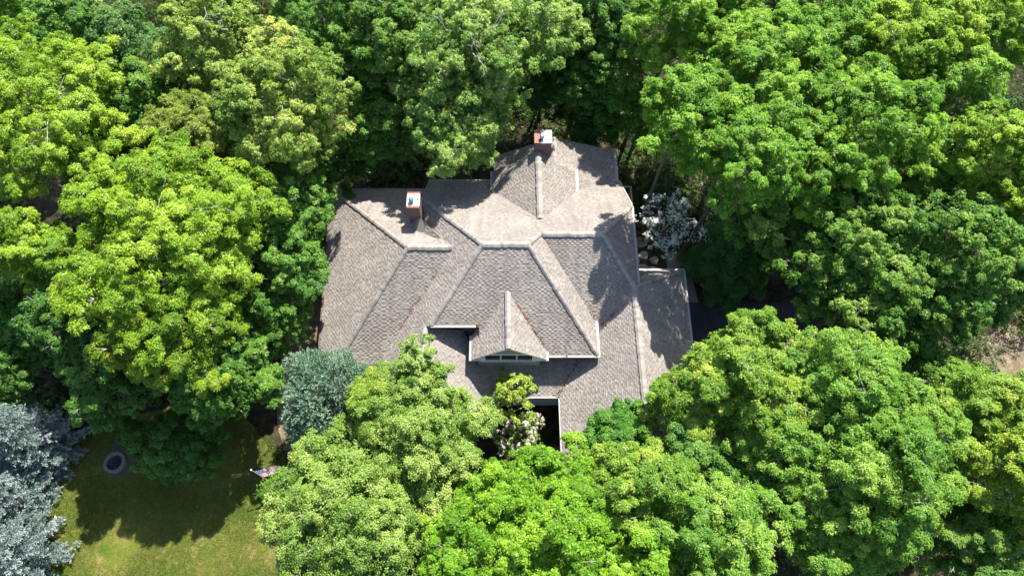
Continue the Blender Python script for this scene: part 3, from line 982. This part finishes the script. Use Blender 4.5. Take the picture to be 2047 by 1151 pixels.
# ------------------------------------------------------------------ conifers and flowering shrubs
def spruce(x, y, H, R, seed, label, pal='spruce'):
    rng = np.random.default_rng(seed)
    root = tag(empty('spruce_tree', (x, y, 0)), label, 'tree', 'blue spruces beside the lawn')
    mb = MB()
    mb.tube([(x, y, -.1), (x, y, H * .5), (x, y, H)], [.24, .15, .02], 8)
    B, A, S, Ln, W, T = [], [], [], [], [], []
    nlev = 17
    for lev in range(nlev):
        f = lev / (nlev - 1)
        z = .5 + (H - .8) * f
        rr = R * (1 - f) ** .85 + .25
        nb = max(5, int(15 * (1 - f) ** .6 + 4))
        for k in range(nb):
            a = k * 2 * np.pi / nb + lev * .9 + rng.normal(0, .12)
            ln = rr * rng.uniform(.78, 1.1)
            d = np.array([np.cos(a), np.sin(a), 0]); s = np.array([-d[1], d[0], 0]); up = np.array([0, 0, 1.])
            bt = rng.normal(0, .12)
            end = np.array([x, y, z]) + d * ln + up * (-.10 * ln)
            mb.tube([(x, y, z), tuple(end)], [.045, .01], 4, cap=False)
            # twigs along the bough
            nt = int(13 * ln)
            t = rng.uniform(.25, 1.0, nt)
            sg = rng.choice([-1., 1.], nt)
            p0 = np.array([x, y, z]) + d * (t * ln)[:, None] + up * (-.12 * ln * t + .10 * ln * t * t)[:, None]
            tl = (.28 + .42 * (1 - t)) * rng.uniform(.7, 1.2, nt)
            td = unit(d * rng.uniform(.5, .9, nt)[:, None] + s * (sg * rng.uniform(.35, .95, nt))[:, None] + up * rng.uniform(-.15, .3, nt)[:, None])
            m = 20
            v = rng.uniform(0, 1, (nt, m))
            nb_ = p0[:, None] + td[:, None] * (tl[:, None] * v)[..., None]
            na = unit(td[:, None] * .75 + unit(rng.normal(size=(nt, m, 3))) * .9 + up * .25)
            B.append(nb_.reshape(-1, 3)); A.append(na.reshape(-1, 3))
            S.append(unit(np.cross(na, rng.normal(size=(nt, m, 3)))).reshape(-1, 3))
            Ln.append(np.full(nt * m, .13) * rng.uniform(.7, 1.3, nt * m)); W.append(np.full(nt * m, .042))
            T.append((.30 + bt + .45 * v * (.4 + .6 * t[:, None]) + rng.normal(0, .1, (nt, m))).ravel())
    cat = np.concatenate
    leaf_object('crown', cat(B), cat(A), cat(S), cat(Ln), cat(W), cat(T), leafm(pal), root, (x, y, H * .5), 0, 0)
    mb.build('trunk', M['bark'], root, (x, y, 0))

spruce(-32.3, 10.0, 9.5, 2.6, 501, 'silver-blue spruce at the left edge, upper one of the pair beside the fire pit')
spruce(-31.8, 2.8, 10.5, 3.3, 502, 'palest silver-blue spruce in the bottom left corner')
spruce(-33.0, 6.5, 9.6, 2.5, 503, 'half hidden silver-blue spruce cut by the left edge between two others')

def juniper(x, y, zc, R, b, seed, label):
    rng = np.random.default_rng(seed)
    root = tag(empty('juniper_tree', (x, y, 0)), label, 'tree')
    n = 7500
    d = unit(rng.normal(size=(n, 3)) + np.array([0, 0, .25]))
    az = np.arctan2(d[:, 1], d[:, 0])
    k = 1 + .08 * np.sin(3 * az + 1) + .07 * np.sin(5 * az + d[:, 2] * 4) + .06 * np.sin(9 * az + 7 * d[:, 2])
    p = np.array([x, y, zc]) + d * np.array([R, R, b]) * (k * rng.uniform(.62, 1.0, n) ** .6)[:, None]
    td = unit(d * np.array([1, 1, .6]) + np.array([0, 0, .55]) + rng.normal(0, .35, (n, 3)))
    m = 13
    tl = rng.uniform(.22, .5, n)
    v = rng.uniform(0, 1, (n, m))
    B = p[:, None] + td[:, None] * (tl[:, None] * v)[..., None]
    A = unit(td[:, None] * .9 + rng.normal(0, .5, (n, m, 3)))
    S = unit(np.cross(A, rng.normal(size=(n, m, 3))))
    T = .25 + .4 * v + rng.normal(0, .1, (n, m)) + .12 * np.sin(5 * az + 3 * d[:, 2])[:, None]
    c = n * m
    leaf_object('crown', B.reshape(-1, 3), A.reshape(-1, 3), S.reshape(-1, 3), np.full(c, .16), np.full(c, .05), T.ravel(), leafm('juniper'), root, (x, y, zc), 0, 0)
    mb = MB()
    mb.tube([(x, y, -.1), (x, y, zc), (x, y, zc + b * .8)], [.22, .15, .03], 8)
    mb.build('trunk', M['bark'], root, (x, y, 0))
juniper(-11.6, 12.1, 4.4, 3.1, 4.6, 611, 'silvery blue-green juniper at the southwest corner of the roof')

def bloomer(name, x, y, zc, R, b, seed, label, cat, bloom, nleaf, nbloom, bsize, skip=.0):
    rng = np.random.default_rng(seed)
    root = tag(empty(name, (x, y, 0)), label, cat)
    sp = dict(nl=1.2, rl=.36, ns=10, rs=.36, sp=9, k=4, L=.17, W=.09, fl=.55, dr=.3)
    p, nrm, tint, lobes, sub = crown_points(rng, np.array([x, y, zc]), R, b, sp, -.1)
    sel = rng.random(len(p)) < nleaf
    leaf_object('crown', *rosettes(rng, p[sel], nrm[sel], tint[sel], 4, .17, .09, .3), leafm('dogwood' if bloom == 'bloom' else 'finedark'), root, (x, y, zc))
    d = unit(p - np.array([x, y, zc - b]))
    sel = rng.random(len(p)) < nbloom * np.clip(.45 + d[:, 2], .1, 1)
    q = p[sel] + np.array([0, 0, .1]) + d[sel] * .08
    nn = unit(nrm[sel] + np.array([0, 0, .8]))
    leaf_object('blossom', *rosettes(rng, q, nn, rng.random(sel.sum()), 4, bsize, bsize * .8, .05, .1), leafm(bloom), root, (x, y, zc))
    mb = MB(); wood(rng, mb, (x, y, -.1), (x, y, zc), R, b, lobes, .07)
    mb.build('trunk', M['bark'], root, (x, y, 0))
bloomer('dogwood_tree', 11.5, 25.6, 4.0, 2.25, 1.7, 701, 'airy dogwood covered in white blossom by the east eave', 'tree', 'bloom', .22, 1.15, .056)
bloomer('flowering_shrub', .45, 9.9, 3.2, 1.6, 1.6, 702, 'shrub smothered in pale pink blossom in the courtyard', 'shrub', 'pinkbloom', 1.0, .50, .058)

# ------------------------------------------------------------------ broadleaf trees: x, y, crown height, crown radius, half depth, species, palette, name, label, seed
TREES = [
    (-30.59,29.78,12.00,5.96,4.50,'oak','yellow','oak_tree','big yellow-green oak filling the left edge above the other yellow crowns',1),
    (-36.73,38.88,11.00,2.93,4.00,'oak','green','oak_tree','green oak cut off by the top left corner of the view',2),
    (-30.72,36.41,12.00,2.53,3.50,'maple','mid','maple_tree','small round mid-green maple just inside the top left corner',3),
    (-27.76,36.24,10.00,3.28,4.00,'maple','blue','maple_tree','dull blue-green maple between the round maple and the pale yellow crown',4),
    (-20.21,34.94,13.00,3.58,4.00,'maple','pale','maple_tree','pale yellow-tipped maple with a bare dead fork near its middle',5),
    (-15.22,29.99,12.00,4.65,4.50,'maple','pale','maple_tree','widest pale yellow-tipped maple, northwest of the left chimney',6),
    (-13.56,37.90,11.00,3.63,4.00,'maple','mid','maple_tree','mid-green maple at the top edge right of the pale forked maple',7),
    (-25.30,31.43,10.00,2.73,3.50,'maple','mid','maple_tree','small mid-green maple wedged between the big yellow oak and the pale maples',8),
    (-20.66,27.69,11.00,3.31,3.50,'oak','olive','oak_tree','dull olive oak below the pale maples and above the broad yellow oak',9),
    (-20.54,20.23,11.50,6.10,4.50,'oak','yellow','oak_tree','broadest yellow-green oak west of the house with dark boughs in its gaps',10),
    (-30.13,20.08,10.50,2.49,3.50,'oak','yellow','oak_tree','smaller yellow-green oak at the left edge beside the broadest one',11),
    (-20.12,14.30,10.00,3.32,3.40,'oak','yellowdeep','oak_tree','deep yellow-green oak hanging over the shaded lawn',12),
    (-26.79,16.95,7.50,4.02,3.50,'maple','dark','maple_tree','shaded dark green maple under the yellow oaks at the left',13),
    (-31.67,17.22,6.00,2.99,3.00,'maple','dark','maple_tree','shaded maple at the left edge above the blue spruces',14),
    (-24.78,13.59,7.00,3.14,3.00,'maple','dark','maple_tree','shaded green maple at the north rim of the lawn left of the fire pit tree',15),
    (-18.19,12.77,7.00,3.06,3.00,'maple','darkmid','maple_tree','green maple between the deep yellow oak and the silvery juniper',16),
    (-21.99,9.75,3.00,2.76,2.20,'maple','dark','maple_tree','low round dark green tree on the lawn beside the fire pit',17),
    (-15.21,23.72,8.00,3.12,3.50,'maple','mid','maple_tree','fresh green maple brushing the west eave of the house',18),
    (-14.39,20.37,7.50,2.19,3.00,'maple','mid','maple_tree','small green maple against the middle of the west eave',19),
    (-16.08,17.43,5.50,2.52,3.00,'maple','darkmid','maple_tree','darker green maple over the bare strip along the west wall',20),
    (-15.35,29.49,6.50,2.49,2.80,'maple','mid','maple_tree','mid-green maple over the northwest corner of the roof',21),
    (-10.75,32.81,7.20,3.84,3.20,'maple','darkmid','maple_tree','deep green maple north of the left chimney',22),
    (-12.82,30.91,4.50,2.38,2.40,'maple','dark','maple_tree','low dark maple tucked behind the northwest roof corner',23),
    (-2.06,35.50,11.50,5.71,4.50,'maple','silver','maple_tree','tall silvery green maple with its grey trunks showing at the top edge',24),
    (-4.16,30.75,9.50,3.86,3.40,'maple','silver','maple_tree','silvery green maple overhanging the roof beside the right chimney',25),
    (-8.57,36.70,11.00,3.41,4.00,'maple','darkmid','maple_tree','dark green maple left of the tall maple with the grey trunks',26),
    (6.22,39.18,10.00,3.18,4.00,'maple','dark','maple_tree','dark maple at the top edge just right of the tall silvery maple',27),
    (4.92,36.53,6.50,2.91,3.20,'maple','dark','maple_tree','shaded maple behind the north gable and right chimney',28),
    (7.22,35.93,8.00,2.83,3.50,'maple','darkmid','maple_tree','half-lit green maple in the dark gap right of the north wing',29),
    (11.36,36.88,12.00,3.36,4.00,'oak','green','oak_tree','bright oak at the top edge nearest the dark gap',30),
    (15.30,37.35,12.00,3.37,4.00,'oak','green','oak_tree','bright oak at the top edge, second to the right of the dark gap',31),
    (10.21,26.62,15.00,2.65,3.30,'oak','green','oak_tree','bright green oak nearest the northeast corner of the house',32),
    (13.57,24.17,14.50,3.57,3.60,'oak','green','oak_tree','lush bright green oak above the white flowering dogwood',33),
    (18.68,25.32,11.00,3.40,4.00,'oak','green','oak_tree','bright oak right of the lush one above the dogwood',34),
    (16.67,31.23,13.00,4.28,4.00,'oak','green','oak_tree','large bright green oak behind the lush oak and the dark gap',35),
    (20.91,34.49,13.00,3.73,4.00,'oak','green','oak_tree','bright oak at the top edge, above the large central right crown',36),
    (22.40,27.75,12.50,4.34,4.20,'oak','green','oak_tree','largest bright green oak in the woods right of the house',37),
    (25.79,33.60,13.00,3.53,4.00,'oak','greeny','oak_tree','bright oak with yellowish crown tips near the top right',38),
    (30.94,35.17,13.00,4.10,4.00,'oak','greeny','oak_tree','yellowish bright oak in the top right corner',39),
    (28.87,30.41,12.00,3.33,4.00,'oak','green','oak_tree','bright green oak below the corner oak on the right',40),
    (29.60,25.42,12.50,3.30,4.00,'oak','greeny','oak_tree','yellowest oak at the upper right edge',41),
    (26.94,26.40,10.00,2.84,3.50,'oak','green','oak_tree','green oak in front of the yellowest oak beside a shaded gap',42),
    (31.41,21.94,11.00,2.67,3.50,'oak','green','oak_tree','green oak at the right edge under the yellowest oak',43),
    (16.67,23.91,7.00,3.39,3.50,'hemlock','hemlock','hemlock_tree','dark layered hemlock between the white dogwood and the bright woods',44),
    (22.05,21.62,9.00,3.91,3.80,'maple','rightmid','maple_tree','mid-green maple east of the dark hemlock',45),
    (22.97,17.79,8.00,3.69,3.50,'maple','rightmid','maple_tree','mid-green maple standing above the round driveway crowns',46),
    (27.54,19.99,10.00,3.61,4.00,'maple','rightmid','maple_tree','wide mid-green maple under the yellow oaks on the right edge',47),
    (31.90,19.25,7.00,2.32,2.80,'maple','darkmid','maple_tree','shaded maple above the bare dry patch at the right edge',48),
    (21.49,22.22,5.00,2.30,2.80,'maple','dark','maple_tree','small shaded maple between hemlock and driveway',49),
    (13.46,11.69,10.00,3.52,3.60,'oak','lime','oak_tree',"lime-tipped oak leaning over the roof's east slope and the driveway",50),
    (10.84,10.63,9.00,2.57,3.20,'oak','lime','oak_tree','lime green oak touching the southeast end of the ridge',51),
    (13.94,14.17,11.00,1.51,2.20,'oak','lime','oak_tree','small lime crown poking up beside the asphalt',52),
    (18.54,10.52,11.00,3.67,3.80,'oak','rightgreen','oak_tree','round fresh green oak hiding most of the driveway',53),
    (19.53,6.30,11.00,3.71,4.20,'oak','rightgreen','oak_tree','tall fresh green oak at the lower right with bare pale twigs',54),
    (15.18,7.74,9.00,3.25,3.60,'oak','rightgreen','oak_tree','green oak in the hollow between the lime oaks and the tall fresh green oak',55),
    (17.22,3.73,9.00,3.25,3.60,'oak','rightgreen','oak_tree','green oak at the bottom edge left of the tall fresh green oak',56),
    (26.47,10.30,10.00,2.61,3.50,'oak','lime','oak_tree','lime oak at the right edge below the bare dry patch',57),
    (26.59,6.47,10.00,2.86,3.80,'oak','limey','oak_tree','yellowest lime oak at the lower right edge',58),
    (25.83,3.12,7.00,3.10,3.40,'oak','darkmid','oak_tree','shaded oak in the bottom right corner',59),
    (-0.23,4.96,9.50,2.71,3.40,'maple','vivid','maple_tree','vivid green maple just below the pink flowering shrub',60),
    (3.49,5.42,9.00,2.70,3.20,'maple','vivid','maple_tree','vivid green maple below the open courtyard',61),
    (6.63,5.41,10.00,2.83,3.40,'oak','lime','oak_tree','yellow-tinted oak right of the vivid maples',62),
    (-1.94,2.68,9.50,2.90,3.40,'maple','vivid','maple_tree','vivid green maple at the bottom edge beside the fine-leaved tree',63),
    (2.23,2.85,10.50,3.09,3.60,'maple','vivid','maple_tree','vivid green maple at the bottom edge, middle of three',64),
    (5.94,2.19,9.50,2.62,3.40,'maple','vivid','maple_tree','vivid green maple at the bottom edge, rightmost of three',65),
    (10.42,3.38,10.00,3.42,3.60,'oak','rightgreen','oak_tree','fresh green oak at the bottom edge right of the vivid maples',66),
    (9.99,7.37,8.00,2.74,3.20,'oak','mid','oak_tree','mid-green oak in shade south of the east wing',67),
    (6.58,9.01,6.40,2.43,2.60,'maple','bluevivid','maple_tree','low blue-tinged green maple at the south end of the east wing roof',68),
    (-9.81,5.15,8.00,4.17,3.00,'elm','fine','elm_tree','wide fine-leaved pale green elm beside the sunny lawn',69),
    (-6.97,3.04,8.00,2.89,3.00,'elm','fine','elm_tree','fine-leaved elm at the bottom edge beside the vivid maple',70),
    (-5.36,9.18,8.30,3.94,2.80,'elm','fine','elm_tree','fine-leaved pale elm covering the southwest corner of the roof',71),
    (-8.03,10.85,8.00,1.85,2.40,'elm','finey','elm_tree','small yellow-green elm beside the silvery juniper',72),
    (-4.22,6.05,6.50,2.65,3.00,'elm','finedark','elm_tree','duller fine-leaved elm in the dip between the two wide elms',73),
    (-5.70,12.86,9.20,1.73,1.70,'sparse','fine','elm_tree','thin see-through elm top over the roof shingles',74),
    (0.05,12.15,5.60,1.60,2.10,'sparse','finey','ornamental_tree','thin yellowish ornamental tree in front of the dormer windows',75),
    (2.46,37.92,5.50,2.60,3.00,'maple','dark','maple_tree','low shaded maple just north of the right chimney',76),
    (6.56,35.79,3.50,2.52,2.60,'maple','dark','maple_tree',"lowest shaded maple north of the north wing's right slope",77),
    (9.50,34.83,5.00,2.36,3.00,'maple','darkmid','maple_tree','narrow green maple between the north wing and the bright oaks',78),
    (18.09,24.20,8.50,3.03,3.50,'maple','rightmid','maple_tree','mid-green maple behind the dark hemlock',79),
    (26.01,17.30,7.50,2.90,3.20,'maple','rightmid','maple_tree','mid-green maple left of the bare dry patch',80),
    (26.72,13.08,6.00,2.24,3.00,'maple','darkmid','maple_tree','shaded maple in the gap between the fresh green and lime oaks',81),
    (-30.27,29.36,7.00,2.90,3.00,'oak','olive','oak_tree','shaded olive oak in the notch between the two big yellow oaks',82),
    (-32.76,17.52,7.00,2.29,3.00,'maple','darkmid','maple_tree','green maple cut by the left edge under the smaller yellow oak',83),
    (-6.15,39.93,10.00,3.01,4.00,'maple','silver','maple_tree','silvery maple at the top edge left of the grey trunks',84),
    (2.88,39.93,10.00,3.01,4.00,'maple','silver','maple_tree','silvery maple at the top edge right of the grey trunks',85),
    (-23.96,34.79,9.00,2.27,3.00,'maple','mid','maple_tree','mid-green maple filling the notch between the two pale yellow maples',86),
    (-33.19,14.08,5.00,2.30,2.60,'maple','dark','maple_tree','low shaded maple at the left edge just above the upper blue spruce',87),
]
for t in TREES:
    make_tree(*t)

# ------------------------------------------------------------------ undergrowth on the forest floor
def undergrowth():
    rng = np.random.default_rng(900)
    n = 9000
    p = np.stack([rng.uniform(-48, 52, n), rng.uniform(-2, 66, n), np.zeros(n)], 1)
    keep = np.ones(n, bool)
    for x0, x1, y0, y1 in FOOT:
        keep &= ~((p[:, 0] > x0 - 1.2) & (p[:, 0] < x1 + 1.2) & (p[:, 1] > y0 - 1.2) & (p[:, 1] < y1 + 1.2))
    keep &= ~((np.hypot((p[:, 0] + 23.5) / 10.5, (p[:, 1] - 3) / 10.5) < 1.0))
    keep &= ~((p[:, 0] > 9) & (p[:, 0] < 25) & (p[:, 1] < 26) & (p[:, 1] > 8))
    keep &= ~((p[:, 0] > -20) & (p[:, 0] < -12) & (p[:, 1] < 24))
    keep &= ~(np.hypot(p[:, 0] - 36.5, p[:, 1] - 16.5) < 2.5)
    dn = np.sin(p[:, 0] * .55 + 1.3) + np.sin(p[:, 1] * .5 + 2.1) + np.sin((p[:, 0] + p[:, 1]) * .33)
    keep &= dn + rng.normal(0, .6, n) > -.3
    p = p[keep]
    n = len(p)
    hgt = rng.uniform(.2, 1.1, n)
    m = 7
    q = p[:, None] + rng.normal(0, .28, (n, m, 3)) * np.array([1, 1, 0]) + (hgt[:, None] * rng.uniform(.4, 1, (n, m)))[..., None] * np.array([0, 0, 1])
    q = q.reshape(-1, 3)
    nrm = unit(np.array([0, 0, 1]) + rng.normal(0, .4, q.shape))
    tint = np.repeat(rng.uniform(.1, .9, n), m)
    # leafy mounds of saplings and brush
    k = 620
    c = np.stack([rng.uniform(-58, 58, k), rng.uniform(2, 72, k)], 1)
    ok = np.ones(k, bool)
    for x0, x1, y0, y1 in FOOT:
        ok &= ~((c[:, 0] > x0 - 2.2) & (c[:, 0] < x1 + 2.2) & (c[:, 1] > y0 - 2.2) & (c[:, 1] < y1 + 2.2))
    ok &= ~((np.hypot((c[:, 0] + 23.5) / 12, (c[:, 1] - 3) / 12.5) < 1.0))
    ok &= ~((c[:, 0] > 8) & (c[:, 0] < 25) & (c[:, 1] < 27.5) & (c[:, 1] > 8))
    ok &= ~((c[:, 0] > -21) & (c[:, 0] < -12) & (c[:, 1] < 25))
    ok &= ~(np.hypot(c[:, 0] - 36.5, c[:, 1] - 16.5) < 3.2)
    ok &= ~((np.abs(c[:, 0] + 3.5) < 3.5) & (np.abs(c[:, 1] - 31) < 2.6))
    c = c[ok]
    k = len(c)
    kr = rng.uniform(1.0, 2.3, k); kh = rng.uniform(1.2, 4.2, k)
    mm = 150
    dd = unit(rng.normal(size=(k, mm, 3)))
    dd[..., 2] = np.abs(dd[..., 2])
    mp = np.concatenate([c, np.zeros((k, 1))], 1)[:, None] + dd * np.stack([kr, kr, kh], 1)[:, None] * rng.uniform(.7, 1.1, (k, mm, 1)) \
        + rng.normal(0, .18, (k, mm, 3))
    mp[..., 2] = np.abs(mp[..., 2]) + .05
    q = np.concatenate([q, mp.reshape(-1, 3)])
    nrm = np.concatenate([nrm, unit(dd * .5 + np.array([0, 0, .9]) + rng.normal(0, .35, dd.shape)).reshape(-1, 3)])
    tint = np.concatenate([tint, (rng.uniform(.1, .8, (k, 1)) + rng.normal(0, .12, (k, mm))).ravel()])
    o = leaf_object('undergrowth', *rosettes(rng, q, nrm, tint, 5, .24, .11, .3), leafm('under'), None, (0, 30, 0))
    tag(o, 'low leafy undergrowth spread over the forest floor', 'undergrowth', None, 'stuff')
undergrowth()

def grass():
    rng = np.random.default_rng(31)
    n = 42000
    p = np.stack([rng.uniform(-34, -13.5, n), rng.uniform(-1, 13.5, n), np.full(n, .012)], 1)
    a = np.arctan2(p[:, 1] - 1.5, p[:, 0] + 24)
    keep = np.hypot((p[:, 0] + 24) / 11.7, (p[:, 1] - 1.5) / 11.4) < 1 + rng.normal(0, .015, n)
    keep &= np.hypot(p[:, 0] + 27.3, p[:, 1] - 9.15) > 1.3 + rng.normal(0, .12, n)
    patch = np.sin(p[:, 0] * 1.1 + 2) + np.sin(p[:, 1] * 1.3) + np.sin((p[:, 0] - p[:, 1]) * .7)
    keep &= patch + rng.normal(0, .8, n) > -1.1
    p = p[keep]; patch = patch[keep]; n = len(p)
    nrm = unit(np.array([0, 0, 1]) + rng.normal(0, .25, (n, 3)))
    o = leaf_object('grass', *rosettes(rng, p, nrm, .45 - .1 * patch + rng.normal(0, .15, n), 4, .12, .03, -.8), leafm('grass'), None, (-24, 2, 0), .1, .3)
    tag(o, 'short olive-green grass tufts covering the lawn', 'grass', None, 'stuff')
grass()
